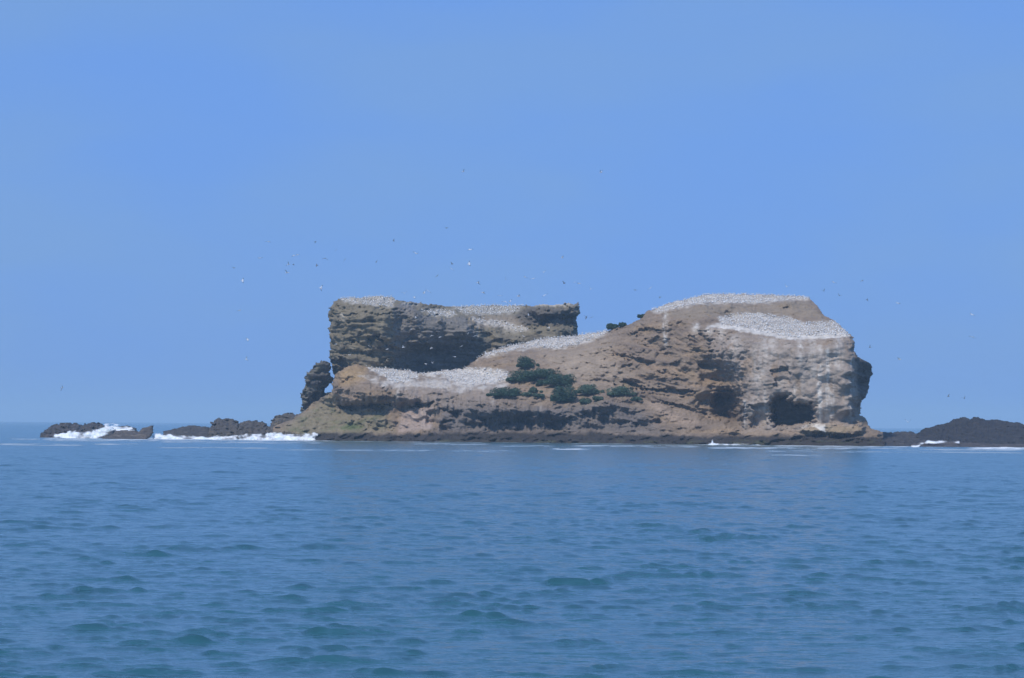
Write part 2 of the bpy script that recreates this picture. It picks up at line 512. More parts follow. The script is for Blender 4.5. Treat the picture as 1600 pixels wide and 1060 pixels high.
def steep(U, V, Y):
    gv = np.abs(np.gradient(Y, axis=0)) / 0.2        # metres back per metre up
    c = 1 / (1 + (gv / 1.9) ** 2)
    return 0.06 + 0.94 * c

# --- colony outlines, photo pixels
COL_SHELF = [(572, 571), (586, 570), (606, 576), (636, 579), (655, 584), (653, 591), (636, 596), (620, 600), (606, 594), (596, 586), (578, 579)]
COL_FLAT = [(655, 584), (690, 580), (726, 576), (760, 577), (792, 582), (798, 592), (770, 600), (742, 602), (722, 600), (704, 594), (690, 586), (660, 588)]
COL_RIDGE = [(744, 560), (760, 551), (800, 539), (850, 529), (903, 524), (949, 516), (950, 521), (922, 532), (900, 540), (868, 545), (830, 543), (800, 548), (765, 556)]
COL_LEDGE = [(1122, 498), (1142, 492), (1184, 490), (1227, 496), (1258, 505), (1290, 504), (1304, 503), (1320, 516), (1326, 524), (1290, 524), (1240, 528), (1196, 520), (1150, 510), (1126, 508)]
COL_TOP = [(1018, 484), (1050, 474), (1072, 467), (1103, 460), (1150, 459), (1262, 463), (1266, 467), (1230, 470), (1190, 474), (1140, 474), (1100, 474), (1060, 482), (1030, 488)]
COL_MESA_L = [(530, 467), (560, 465), (580, 463), (612, 464), (618, 474), (614, 480), (590, 479), (560, 475), (535, 471)]
COL_MESA_M = [(660, 485), (690, 484), (710, 487), (714, 492), (700, 495), (672, 493)]
COL_MESA_R = [(706, 478), (760, 477), (820, 476), (812, 484), (796, 491), (770, 492), (740, 491), (722, 489)]
COL_MESA_S = [(735, 497), (770, 500), (800, 506), (826, 515), (816, 520), (780, 511), (745, 504)]

# =====================================================  main headland
POLY_B = [(425, 712), (425, 668), (440, 661), (456, 655), (470, 646), (484, 634), (500, 622), (517, 613), (518, 600), (521, 588), (528, 581),
          (545, 571), (560, 569), (582, 570), (608, 575), (640, 579), (656, 583), (690, 579), (726, 575), (740, 565), (758, 551), (800, 539),
          (850, 529), (900, 524), (948, 516), (962, 514), (980, 508), (1000, 498), (1011, 486), (1030, 479), (1060, 470), (1100, 460), (1130, 459),
          (1200, 460), (1250, 462), (1264, 465), (1275, 475), (1287, 492), (1306, 502), (1321, 515), (1334, 527), (1336, 537), (1335, 548), (1342, 558),
          (1360, 566), (1364, 573), (1361, 578), (1365, 584), (1360, 593), (1357, 613), (1352, 623), (1345, 629), (1345, 649), (1353, 654), (1359, 664),
          (1366, 672), (1380, 675), (1386, 712)]
PTS_B = [(430, 705, 38), (520, 705, 30), (600, 705, 14), (700, 705, 0), (850, 705, -12), (1000, 705, -22), (1150, 705, -34), (1300, 705, -50), (1380, 705, -54),
 (430, 690, 42), (520, 688, 34), (600, 690, 18), (700, 690, 5), (850, 692, -7), (1000, 693, -18), (1150, 694, -30), (1300, 696, -46), (1380, 696, -50),
 (440, 668, 50), (520, 679, 42), (600, 679, 26), (700, 679, 14), (850, 680, 4), (1000, 681, -6), (1150, 681, -18), (1300, 681, -32), (1375, 682, -34),
 (480, 655, 52), (480, 640, 58), (500, 630, 60), (520, 660, 48), (520, 635, 55), (522, 626, 52), (524, 610, 50), (524, 592, 56),
 (550, 672, 38), (550, 655, 43), (552, 640, 49), (552, 634, 48), (552, 628, 40), (550, 605, 42), (548, 585, 47), (548, 574, 55),
 (590, 672, 30), (590, 655, 34), (590, 637, 42), (590, 633, 42), (590, 628, 33), (590, 606, 36), (590, 590, 44), (586, 572, 66),
 (635, 672, 23), (635, 645, 29), (640, 636, 33), (640, 626, 26), (640, 605, 34), (640, 596, 42), (645, 584, 62),
 (672, 672, 12), (672, 640, 18), (678, 660, 18), (690, 672, 18), (690, 640, 20), (690, 615, 24), (690, 598, 35), (690, 584, 55),
 (726, 600, 34), (728, 580, 58), (760, 674, 12), (760, 655, 12), (760, 646, 9), (760, 625, 15), (760, 605, 26), (765, 585, 44), (760, 570, 50), (760, 556, 60),
 (820, 674, 9), (820, 655, 11), (820, 642, 6), (820, 625, 13), (820, 600, 26), (820, 575, 38), (820, 552, 48), (820, 540, 62),
 (880, 674, 4), (880, 655, 5.5), (880, 643, 2), (880, 620, 12), (880, 590, 27), (880, 560, 39), (880, 544, 49), (880, 530, 62),
 (940, 674, 0), (940, 650, 5), (940, 636, 0), (940, 600, 18), (940, 560, 32), (940, 530, 46), (940, 520, 58),
 (1000, 674, -5), (1000, 655, -2), (1000, 630, 5), (1000, 600, 13), (1000, 560, 20), (1000, 530, 29), (1000, 503, 40),
 (1050, 675, -10), (1050, 655, -5), (1050, 620, 5), (1050, 590, 9), (1050, 560, 13), (1050, 530, 18), (1050, 500, 25), (1050, 486, 35), (1050, 476, 52),
 (1100, 676, -16), (1100, 650, -6), (1100, 620, 0), (1100, 590, 2), (1100, 560, 4), (1100, 530, 8), (1100, 510, 13), (1100, 490, 24), (1100, 476, 34), (1100, 464, 62),
 (1140, 676, -20), (1140, 655, -12), (1140, 600, -7), (1140, 560, -8), (1140, 530, -4), (1140, 512, 4), (1140, 496, 28), (1140, 476, 36), (1140, 462, 66),
 (1165, 676, -24), (1165, 640, -24), (1165, 600, -20), (1165, 560, -17), (1165, 530, -11),
 (1230, 678, -30), (1230, 640, -30), (1230, 600, -29), (1230, 560, -26), (1230, 532, -22), (1230, 524, -14), (1230, 498, 22), (1230, 488, 26), (1230, 473, 33), (1230, 465, 62),
 (1300, 678, -33), (1300, 640, -34), (1300, 600, -33), (1300, 560, -31), (1300, 530, -28), (1300, 522, -20), (1296, 505, 8), (1275, 485, 24),
 (1331, 580, -34), (1331, 620, -35), (1320, 570, -33), (1320, 590, -34), (1320, 620, -34.5), (1320, 545, -31), (1331, 545, -30), (1331, 676, -33), (1331, 640, -34), (1331, 600, -34), (1331, 560, -32), (1328, 528, -26), (1340, 600, -20), (1345, 600, -14), (1358, 580, -12), (1342, 640, -20), (1370, 680, -36)]
RECESS = [(1088, 568), (1108, 558), (1140, 566), (1158, 584), (1163, 606), (1164, 640), (1163, 672), (1140, 668), (1108, 660), (1090, 646), (1094, 625), (1106, 612), (1096, 596)]
RECESS_IN = [(1112, 612), (1140, 604), (1161, 612), (1163, 640), (1161, 668), (1136, 664), (1112, 652), (1106, 634)]
CAVE = [(1205, 628), (1213, 618), (1226, 617), (1234, 624), (1243, 632), (1250, 628), (1262, 630), (1270, 630), (1274, 652), (1270, 662), (1250, 664), (1226, 667), (1210, 667), (1204, 650)]
NICHE = [(1208, 580), (1216, 573), (1230, 573), (1236, 582), (1236, 604), (1208, 606)]
OVER1 = [(526, 632), (545, 633), (570, 632), (600, 630), (614, 629), (612, 634), (596, 633), (578, 636), (562, 642), (545, 640), (530, 638)]
OVER2 = [(648, 630), (664, 629), (680, 626), (682, 634), (660, 638), (640, 636)]
OVER3 = [(688, 640), (712, 638), (726, 644), (760, 649), (790, 653), (815, 645), (835, 650), (860, 648), (905, 652), (908, 668), (880, 676), (830, 672), (780, 676), (740, 672), (716, 664), (692, 668)]

def warp2(u, v, U, V, k):
    z = U * 0 + k
    return (u + 8 * fbm(U / 22, V / 16, z, 2, 330) + 5 * fbm(U / 7, V / 5, z, 3, 331), v + 5 * fbm(U / 24, V / 16, z, 2, 332) + 3.5 * fbm(U / 8, V / 5, z, 3, 333))
def depth_B(u, v, U, V):
    Y = rbf(PTS_B, u, v, 0.7, 1.25)
    cl = steep(U, V, Y)
    cl = np.maximum(cl, sstep(672, 680, v - .006 * (u - 800)))
    u0, v0 = u, v
    u, v = warp2(u, v, U, V, 0)
    u1, v1 = u0 + .35 * (u - u0), v0 + .35 * (v - v0)
    Y = Y + 6 * sstep(-9, 20, poly_sd(u1, v1, RECESS)) + 1.2 * sstep(-2, 5, poly_sd(u, v, RECESS)) + 13 * sstep(-3, 13, poly_sd(.5 * u1 + .5 * u, .5 * v1 + .5 * v, RECESS_IN)) * sstep(1092, 1135, u0)
    Y = Y + 16 * sstep(-1.5, 7, poly_sd(.3 * u1 + .7 * u, .3 * v1 + .7 * v, CAVE)) + 2 * sstep(-7, 2, poly_sd(u, v, CAVE))
    Y = Y + 2.2 * sstep(-1, 3, poly_sd(u, v, NICHE))
    Y = Y + 4.0 * sstep(-1.0, 2.5, poly_sd(u1, v1, OVER1))
    Y = Y + 4.0 * sstep(-1.0, 3.0, poly_sd(u, v, OVER2))
    fold = fbm(U / 11, V / 45, U * 0, 3, 345)
    Y = Y + 2.2 * fold * sstep(-10, 12, poly_sd(u0, v0, [(520, 596), (700, 596), (790, 625), (1000, 640), (1000, 672), (520, 676)]))
    Y = Y + 2.4 * sstep(-1.5, 6, poly_sd(u, v, OVER3)) * sstep(-.15, .35, fbm(U / 26, V / 13, U * 0, 3, 338))
    # oblique bedding ledges on the shoulder left of the recess
    for (pts, d) in (([(985, 520), (1012, 512), (1040, 518), (1022, 526), (998, 530)], 2.4), ([(945, 545), (975, 556), (1002, 560), (1024, 568), (1010, 572), (975, 564)], 2.6),
                     ([(990, 536), (1030, 538), (1052, 546), (1030, 549), (1000, 544)], 2.0), ([(955, 592), (985, 596), (1010, 606), (1000, 612), (965, 604)], 3.0),
                     ([(1000, 610), (1050, 606), (1098, 612), (1060, 620), (1010, 618)], 2.5), ([(1020, 622), (1070, 634), (1104, 646), (1120, 660), (1090, 648), (1050, 636)], 3.0),
                     ([(1075, 524), (1105, 524), (1115, 532), (1090, 540), (1076, 534)], 2.2), ([(1095, 552), (1116, 545), (1112, 553)], 1.8), ([(1058, 500), (1068, 500), (1066, 512), (1058, 510)], 2.0),
                     ([(1045, 566), (1060, 566), (1058, 578), (1048, 576)], 2.2), ([(1020, 580), (1060, 584), (1050, 592), (1025, 590)], 1.8), ([(985, 660), (1030, 655), (1036, 664), (1000, 672)], 3.0)):
        Y = Y + d * sstep(-1.5, 3, poly_sd(u, v, pts))
    # pale block left of the cave and lower mound at its foot
    Y = Y + 2.5 * sstep(-2, 4, poly_sd(u, v, [(1172, 632), (1200, 628), (1202, 668), (1176, 672)]))
    Y = Y - 5.0 * sstep(-2, 6, poly_sd(u, v, [(1240, 676), (1256, 668), (1285, 661), (1345, 663), (1352, 678), (1300, 682)]))
    bamp = 1 - .72 * sstep(-8, 14, poly_sd(u0, v0, [(1160, 535), (1340, 530), (1340, 676), (1165, 676)]))
    return 1000 + Y, cl, bamp

def colour_B(u, v, U, V, P, cl, n):
    x, y, z = P[..., 0], P[..., 1], P[..., 2]
    rgb = np.empty(u.shape + (3,)); rgb[:] = C3(.232, .180, .134)
    rgb = blend(rgb, C3(.112, .086, .070), sstep(-.08, .5, n['strata'] * .8 + n['strata2'] * .4) * cl)
    rgb = blend(rgb, C3(.30, .21, .135), sstep(.08, .5, -n['strata'] * .7 + .4 * fbm(x / 20, y / 20, z / 1.5, 3, 502)) * cl * .55)
    rgb = blend(rgb, C3(.285, .205, .125), sstep(.05, .5, fbm(x / 13, y / 13, z / 3, 3, 501)) * .5)
    z_tan = sstep(-20, 26, poly_sd(u, v, [(840, 548), (905, 540), (950, 524), (960, 560), (990, 600), (880, 595), (850, 565)]))
    rgb = blend(rgb, C3(.315, .255, .195), z_tan * .85)
    z_but = sstep(-16, 20, poly_sd(u, v, [(1110, 515), (1240, 530), (1330, 528), (1340, 560), (1338, 668), (1165, 676), (1160, 600), (1110, 560)]))
    rgb = blend(rgb, C3(.300, .252, .215), z_but * .85)
    rgb = blend(rgb, C3(.150, .125, .105), z_but * sstep(.1, .6, n['big'] + .5 * n['strata2']) * .6)
    rgb = blend(rgb, C3(.26, .185, .12), z_but * sstep(.15, .5, fbm(x / 4, y / 4, z / 9, 3, 504)) * .6)
    z_low = sstep(-10, 14, poly_sd(u, v, [(684, 622), (760, 632), (860, 632), (960, 628), (1000, 640), (1040, 680), (684, 682)]))
    rgb = blend(rgb, C3(.150, .134, .126), z_low * .9)
    z_flat = sstep(-8, 12, poly_sd(u, v, [(600, 596), (690, 586), (800, 590), (800, 625), (700, 640), (620, 625)]))
    rgb = blend(rgb, C3(.270, .225, .190), z_flat * .7)
    rgb = blend(rgb, C3(.340, .235, .120), sstep(-6, 8, poly_sd(u, v, [(530, 582), (545, 571), (574, 572), (572, 590), (548, 604), (528, 604)])) * .75)
    rgb = blend(rgb, C3(.345, .275, .235), sstep(-3, 4, poly_sd(u, v, [(632, 640), (676, 636), (676, 670), (622, 676), (626, 650)])) * (.75 + .25 * n['ridge']))
    left = sstep(-6, 12, poly_sd(u, v, [(430, 672), (470, 646), (518, 612), (530, 634), (600, 640), (620, 676), (430, 690)]))
    rgb = blend(rgb, C3(.205, .180, .120), left * .9)
    grn = sstep(.05, .4, fbm(x / 5, y / 5, z / 2.2, 4, 507))
    rgb = blend(rgb, C3(.085, .115, .045), left * grn * .35)
    rgb = blend(rgb, C3(.075, .120, .035), sstep(-3, 6, poly_sd(u, v, [(528, 668), (545, 661), (570, 664), (566, 671), (535, 673)])) * .75)
    slope_g = sstep(-12, 14, poly_sd(u, v, [(815, 596), (1000, 598), (1000, 626), (900, 632), (820, 620)]))
    rgb = blend(rgb, C3(.115, .120, .060), slope_g * sstep(.1, .5, fbm(x / 4, y / 4, z / 2.5, 4, 511)) * .5)
    rgb = blend(rgb, C3(.34, .262, .20), sstep(-4, 9, poly_sd(u, v, [(1018, 622), (1050, 640), (1104, 660), (1075, 670), (1040, 655), (1010, 632)])) * .8)
    rgb = blend(rgb, C3(.33, .255, .16), sstep(-2, 6, poly_sd(u, v, [(1243, 676), (1256, 668), (1285, 662), (1345, 664), (1350, 675), (1300, 680)])) * .8)
    rgb = blend(rgb, C3(.085, .072, .062), sstep(-1, 5, poly_sd(u, v, [(1335, 553), (1370, 560), (1370, 640), (1344, 640), (1338, 600)])) * .8)  # right-facing nose: shade of its turned-away side put into the colour
    # brown band between the two summit colonies
    rgb = blend(rgb, C3(.25, .205, .155), sstep(-3, 4, poly_sd(u, v, [(1030, 490), (1100, 476), (1190, 476), (1262, 470), (1290, 500), (1220, 494), (1140, 492), (1080, 500)])) * .8)
    # guano: grounds of the colonies, wash below them, streaks down the cliffs
    gn = fbm(x / 2.5, y / 6, z / 1.2, 4, 520)
    guano = np.zeros_like(u)
    for poly, a, s in ((COL_SHELF, .72, 3), (COL_FLAT, .75, 5), (COL_RIDGE, .62, 4), (COL_LEDGE, .58, 5), (COL_TOP, .60, 4)):
        sd = poly_sd(u, v, poly)
        guano = np.maximum(guano, a * sstep(-s, s * .7, sd + 4 * gn))
        if poly is COL_LEDGE:                                 # trampled white rim in front of the nests
            guano = np.maximum(guano, .85 * sstep(-2, 1.5, poly_sd(u, v, [(1118, 505), (1150, 508), (1196, 517), (1240, 524), (1290, 520), (1322, 518), (1330, 525), (1290, 529), (1235, 531), (1190, 524), (1140, 514), (1110, 510)]) + 2 * gn))
    guano = np.maximum(guano, .5 * sstep(-4, 6, poly_sd(u, v, [(560, 585), (600, 596), (690, 590), (740, 603), (800, 598), (790, 606), (720, 612), (660, 606), (600, 606)]) + 8 * gn))
    st = fbm(x / 1.1, y / 3, z / 30, 4, 530)
    for (c, w, a0, a1, k) in ((1040, 4, 486, 545, .8), (1088, 7, 505, 530, .6), (1108, 9, 512, 530, .6), (1126, 9, 515, 535, .45), (1250, 6, 528, 575, .6), (1281, 5, 540, 668, .85), (1293, 6, 545, 668, .85),
                              (1310, 9, 528, 585, .55), (1331, 3.5, 560, 665, .75), (1270, 10, 530, 600, .45), (1200, 20, 530, 565, .5), (1186, 14, 560, 610, .45), (1240, 8, 605, 630, .8),
                              (1222, 10, 592, 612, .4), (1164, 3, 625, 672, .6), (1196, 5, 610, 670, .4), (1300, 4, 590, 660, .6), (1150, 12, 525, 560, .4), (770, 4, 608, 640, .3), (622, 3, 600, 632, .5), (845, 3, 632, 648, .4)):
        m = np.exp(-((u - c + 2.5 * gn) / (w * .75)) ** 2) * sstep(a0 - 6, a0 + 4, v) * (1 - sstep(a1 - 16, a1 + 3, v))
        guano = np.maximum(guano, k * m * sstep(-.35, .3, st + .2) * np.clip(.75 + 1.1 * n['strata2'] - .5 * n['strata'], .7, 1.3))
    guano = np.maximum(guano, .9 * sstep(-1, 2, poly_sd(u, v, [(1262, 668), (1276, 662), (1288, 663), (1292, 678), (1284, 676), (1274, 668)])))
    guano = np.maximum(guano, .5 * sstep(-2, 2, poly_sd(u, v, [(1246, 672), (1256, 665), (1275, 661), (1274, 664), (1258, 668)])))
    guano = np.maximum(guano, +.16 * z_but * sstep(-.15, .5, fbm(x / 3.5, y / 4, z / 22, 4, 533)))
    gmask = np.clip(guano, 0, 1) * np.clip(.8 + .5 * gn, .3, 1)
    rgb = blend(rgb, C3(.70, .69, .66), gmask)
    # wave-washed black rock at the tide line
    tide = 679 + (u - 800) * .004 + 5 * fbm(x / 7, y / 7, z * 0, 4, 540) - 3 * sstep(650, 700, u) * (1 - sstep(900, 1000, u))
    wet = sstep(-3, 3, v - tide)
    rgb = blend(rgb, C3(.036, .033, .032), wet * .95)
    rgb = blend(rgb, C3(.075, .080, .045), sstep(686, 690, v) * sstep(0, .4, fbm(x / 6, y / 6, z, 3, 541)) * .7)
    return rgb * (.98 + .20 * fbm(x / 3.2, y / 4, z / 1.3, 3, 550, .4))[..., None] * C3(1.05, 1.0, .92)

island = link('rocky_island', None)
island.empty_display_size = 5
island.location = (0, 0, 0)
tag(island, 'brown layered rock island with steep cliffs and white bird-covered tops', 'island')
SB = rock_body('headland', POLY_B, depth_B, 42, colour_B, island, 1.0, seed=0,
               dip=lambda x: np.where(x < 58, .27 * x, .27 * 58 + .03 * (x - 58)))
tag(SB.obj, 'long brown headland with guano-streaked cliffs and sea cave')

# =====================================================  flat-topped block behind
POLY_A = [(524, 640), (521, 590), (519, 573), (512, 558), (516, 540), (516, 531), (512, 514), (517, 505), (511, 493), (515, 480), (520, 470), (535, 466), (562, 465),
          (580, 463), (612, 464), (618, 469), (650, 472), (682, 477), (720, 478), (800, 477), (850, 476), (880, 475), (895, 474), (904, 472), (907, 480), (906, 493),
          (901, 497), (903, 506), (902, 530), (906, 560), (880, 640)]
PTS_A = [(514, 640, 74), (514, 560, 76), (514, 500, 78), (520, 471, 84), (540, 640, 66), (540, 560, 66), (540, 500, 66), (535, 478, 70), (540, 468, 84),
 (580, 640, 64), (580, 560, 64), (580, 500, 63), (580, 480, 66), (580, 466, 88), (612, 640, 65), (612, 600, 65), (612, 560, 65), (612, 530, 64), (612, 500, 63), (612, 482, 68), (612, 467, 88),
 (619, 640, 76), (619, 600, 76), (619, 560, 74), (619, 530, 69), (619, 500, 68), (620, 478, 74), (650, 640, 82), (650, 575, 82), (650, 545, 80), (650, 535, 75), (650, 520, 74), (650, 490, 73), (650, 476, 96),
 (690, 640, 88), (690, 575, 88), (690, 548, 86), (690, 538, 81), (690, 520, 80), (690, 500, 79), (690, 492, 100), (690, 484, 118), (690, 479, 126),
 (730, 640, 92), (730, 575, 92), (730, 540, 87), (730, 510, 84), (728, 498, 98), (728, 490, 112), (728, 480, 150),
 (770, 640, 98), (770, 540, 96), (770, 515, 97), (770, 504, 112), (770, 492, 128), (770, 480, 165), (810, 560, 93), (810, 530, 93), (815, 518, 100), (805, 505, 112), (800, 494, 124), (812, 480, 160),
 (830, 485, 100), (850, 483, 96), (850, 508, 97), (850, 516, 90), (850, 540, 88), (890, 480, 96), (890, 508, 97), (890, 516, 92), (890, 540, 90), (903, 476, 104), (903, 530, 100)]
BAY = [(615, 482), (626, 474), (645, 477), (660, 494), (700, 497), (726, 495), (740, 510), (748, 545), (735, 600), (617, 600)]
def depth_A(u, v, U, V):
    Y = rbf(PTS_A, u, v, 0.9, 1.2)
    cl = steep(U, V, Y)
    u, v = warp2(u, v, U, V, 4)
    for (pts, d) in (([(516, 562), (540, 558), (548, 570), (540, 590), (522, 590)], 5), ([(572, 524), (592, 522), (597, 535), (578, 541)], 3.2), ([(540, 530), (556, 527), (560, 536), (545, 538)], 2.2),
                     ([(536, 521), (546, 520), (546, 526), (536, 526)], 1.6), ([(515, 488), (560, 491), (612, 490), (612, 494), (560, 494), (517, 493)], 1.8), ([(520, 477), (570, 478), (614, 483), (570, 482), (522, 481)], 1.5),
                     ([(560, 548), (600, 545), (612, 552), (580, 560)], 2.0), ([(530, 545), (550, 548), (545, 556), (528, 553)], 1.8), ([(588, 556), (612, 560), (612, 572), (594, 568)], 2.5),
                     ([(795, 500), (815, 492), (840, 490), (895, 495), (898, 508), (850, 509), (815, 507)], 2.5)):
        Y = Y + d * sstep(-1.5, 3, poly_sd(u, v, pts))
    return 1000 + Y, cl
def colour_A(u, v, U, V, P, cl, n):
    x, y, z = P[..., 0], P[..., 1], P[..., 2]
    rgb = np.empty(u.shape + (3,)); rgb[:] = C3(.215, .185, .130)
    rgb = blend(rgb, C3(.105, .092, .074), sstep(-.05, .5, n['strata'] * .7 + n['strata2'] * .5) * cl)
    bay = sstep(-2, 2.5, poly_sd(u, v, BAY))
    rgb = blend(rgb, C3(.205, .186, .165), bay * .88)
    rgb = blend(rgb, C3(.27, .245, .215), sstep(.0, .5, fbm(x / 2, y / 2, z / 4, 4, 602)) * bay * (1 - sstep(525, 548, v)) * .7)
    rgb = blend(rgb, C3(.130, .115, .098), sstep(-2, 4, poly_sd(u, v, [(794, 500), (817, 485), (832, 478), (900, 480), (903, 508), (860, 509), (820, 508)])) * .85)
    rgb = blend(rgb, C3(.290, .235, .175), sstep(-5, 6, poly_sd(u, v, [(728, 492), (800, 492), (830, 518), (760, 512), (746, 516)])) * .85)
    gn = fbm(x / 2.5, y / 8, z / 1.2, 4, 620)
    g = np.zeros_like(u)
    for poly, a in ((COL_MESA_L, .6), (COL_MESA_M, .65), (COL_MESA_R, .5), (COL_MESA_S, .62)):
        g = np.maximum(g, a * sstep(-2.5, 2, poly_sd(u, v, poly) + 4 * gn))
    g = np.maximum(g, .7 * np.exp(-((v - 476.5) / 2.2) ** 2) * sstep(830, 840, u) * (1 - sstep(893, 899, u)))
    g = np.maximum(g, .55 * np.exp(-((v - 475) / 2.2) ** 2) * sstep(622, 630, u) * (1 - sstep(650, 660, u)))
    for (c, w, a0, a1, k) in ((746, 1.6, 508, 535, .5), (535, 4, 492, 504, .5), (800, 14, 512, 524, .4)):
        g = np.maximum(g, k * np.exp(-((u - c) / w) ** 2) * sstep(a0 - 4, a0, v) * (1 - sstep(a1 - 8, a1, v)))
    rgb = blend(rgb, C3(.66, .63, .58), np.clip(g * np.clip(.8 + .5 * gn, .3, 1), 0, 1))
    return rgb * (.86 + .20 * fbm(x / 3.2, y / 4, z / 1.3, 3, 650, .4))[..., None] * C3(1.04, 1.0, .92)
SA = rock_body('flat_topped_block', POLY_A, depth_A, 45, colour_A, island, 1.0, seed=3, rough=1.1, jag=3.2)
tag(SA.obj, 'flat-topped grey-brown block with dark hollow bay behind the low front shelf')

# =====================================================  leaning pillar beside the block
POLY_C = [(462, 668), (466, 650), (470, 642), (470, 630), (471, 622), (473, 612), (476, 602), (474, 592), (480, 582), (488, 571), (496, 566), (505, 564), (513, 567), (517, 575),
          (515, 584), (524, 590), (523, 597), (512, 602), (507, 608), (506, 614), (520, 612), (530, 620), (520, 668)]
def depth_C(u, v, U, V):
    Y = 66 + 0.004 * (u - 497) ** 2 * .6 + 0.06 * (v - 600)
    Y = Y + 2.4 * sstep(-1, 3, poly_sd(u, v, [(498, 600), (512, 596), (508, 622), (492, 636), (486, 620)]))
    return 1000 + Y, np.full(u.shape, .95)
def colour_C(u, v, U, V, P, cl, n):
    x, y, z = P[..., 0], P[..., 1], P[..., 2]
    rgb = np.empty(u.shape + (3,)); rgb[:] = C3(.135, .120, .095)
    rgb = blend(rgb, C3(.085, .076, .066), sstep(-.1, .5, n['strata'] + n['strata2'] * .5))
    rgb = blend(rgb, C3(.19, .17, .11), sstep(.1, .5, fbm(x / 4, y / 4, z / 4, 3, 701)) * .7)
    return rgb * (1 + .2 * fbm(x / 1.6, y / 3, z / .9, 3, 750))[..., None]
SC = rock_body('rock_pillar', POLY_C, depth_C, 9, colour_C, island, 0.8, seed=5, rough=1.25, jag=4.5, round_m=5, round_px=9)
tag(SC.obj, 'dark leaning rock pillar at the island end, sky showing through gaps')

# =====================================================  reefs and outlying rocks
def dark_rock(name, poly, Y0, slope, label, thick=14, seed=0, rough=1.1, jag=4.0, tint=(.060, .055, .052), hi=(.11, .095, .080), cat='rock', round_px=8, round_m=4):
    vmax = max(p[1] for p in poly)
    def dep(u, v, U, V):
        return Y0 + slope * np.clip(vmax - 6 - v, -6, 99) + 0 * u, np.full(u.shape, .85)
    def colr(u, v, U, V, P, cl, n):
        x, y, z = P[..., 0], P[..., 1], P[..., 2]
        rgb = np.empty(u.shape + (3,)); rgb[:] = C3(*tint)
        rgb = blend(rgb, C3(*hi), sstep(.0, .5, fbm(x / 3, y / 3, z / 1.5, 4, 801 + seed)) * .8)
        return rgb * (1 + .2 * fbm(x / 1.2, y / 3, z / .8, 3, 850))[..., None]
    s = rock_body(name, poly, dep, thick, colr, None, 0.8, seed=seed, rough=rough, jag=jag, round_px=round_px, round_m=round_m)
    tag(s.obj, label, cat)
    return s
dark_rock('sea_rock', [(62, 692), (62, 677), (72, 669), (84, 664), (98, 661), (116, 662), (130, 663), (142, 660), (156, 660), (164, 665), (176, 668), (176, 692)], 1090, 1.2,
          'low dark double-humped rock awash in surf, farthest from the island', seed=21, hi=(.12, .095, .085))
dark_rock('sea_rock', [(166, 690), (168, 668), (180, 666), (198, 665), (212, 669), (216, 690)], 1105, 1.2,
          'thin dark rock ledge rising through surf behind the flat slab', thick=8, seed=22, rough=.4, jag=1.0)
dark_rock('sea_rock', [(156, 692), (160, 684), (172, 680), (180, 673), (194, 672), (218, 674), (222, 669), (230, 667), (238, 666), (239, 676), (233, 684), (222, 692)], 1040, 1.0,
          'flat brown rock slab with upturned horn at one end, surf around', seed=23, rough=.5, jag=1.5, tint=(.085, .072, .062), hi=(.16, .13, .105), round_px=5, round_m=2.5)
dark_rock('sea_rock', [(248, 694), (256, 674), (268, 671), (284, 666), (304, 665), (326, 667), (334, 694)], 1080, 1.2,
          'low flat dark ledge at the outer end of the boulder spit', seed=24, rough=.5, jag=1.5)
dark_rock('sea_rock', [(322, 692), (326, 668), (331, 659), (340, 654), (350, 654), (362, 653), (369, 657), (374, 664), (382, 692)], 1072, 1.1,
          'rounded dark brown boulder mound, taller of the two on the spit', seed=25, tint=(.075, .065, .056), hi=(.13, .11, .085))
dark_rock('sea_rock', [(366, 692), (372, 662), (384, 657), (396, 657), (408, 660), (418, 664), (430, 692)], 1070, 1.1,
          'rounded dark brown boulder mound nearer the pillar foot', seed=26, tint=(.075, .065, .056), hi=(.13, .11, .085))
dark_rock('sea_rock', [(412, 692), (418, 666), (428, 655), (436, 648), (448, 645), (462, 646), (476, 650), (486, 692)], 1066, 1.1,
          'dark boulder heap right at the foot of the leaning pillar', seed=27, tint=(.080, .070, .058), hi=(.15, .125, .09))
dark_rock('sea_rock', [(1350, 706), (1352, 672), (1372, 674), (1396, 676), (1404, 674), (1424, 674), (1432, 677), (1452, 676), (1470, 680), (1480, 706)], 955, 2.2,
          'low dark reef shelf linking the cliff foot to the black hump', seed=28, rough=.6, jag=1.6, tint=(.052, .048, .048))
dark_rock('sea_rock', [(1428, 708), (1432, 680), (1444, 671), (1460, 667), (1474, 662), (1486, 659), (1496, 654), (1506, 651), (1516, 655), (1522, 653), (1530, 652), (1540, 656), (1552, 655),
                       (1568, 658), (1584, 659), (1600, 663), (1625, 668), (1650, 680), (1656, 708)], 960, 1.6,
          'black serrated rock hump at the far end of the reef', seed=29, rough=.55, jag=2.6, tint=(.036, .034, .035), hi=(.060, .055, .054), thick=18)
dark_rock('sea_rock', [(1418, 712), (1424, 694), (1440, 690), (1490, 690), (1540, 693), (1600, 694), (1660, 696), (1664, 712)], 925, 2.0,
          'flat brown tidal shelf in front of the black hump', seed=30, rough=.35, jag=1.2, tint=(.070, .060, .055), hi=(.12, .10, .09), thick=10, round_px=4, round_m=2)

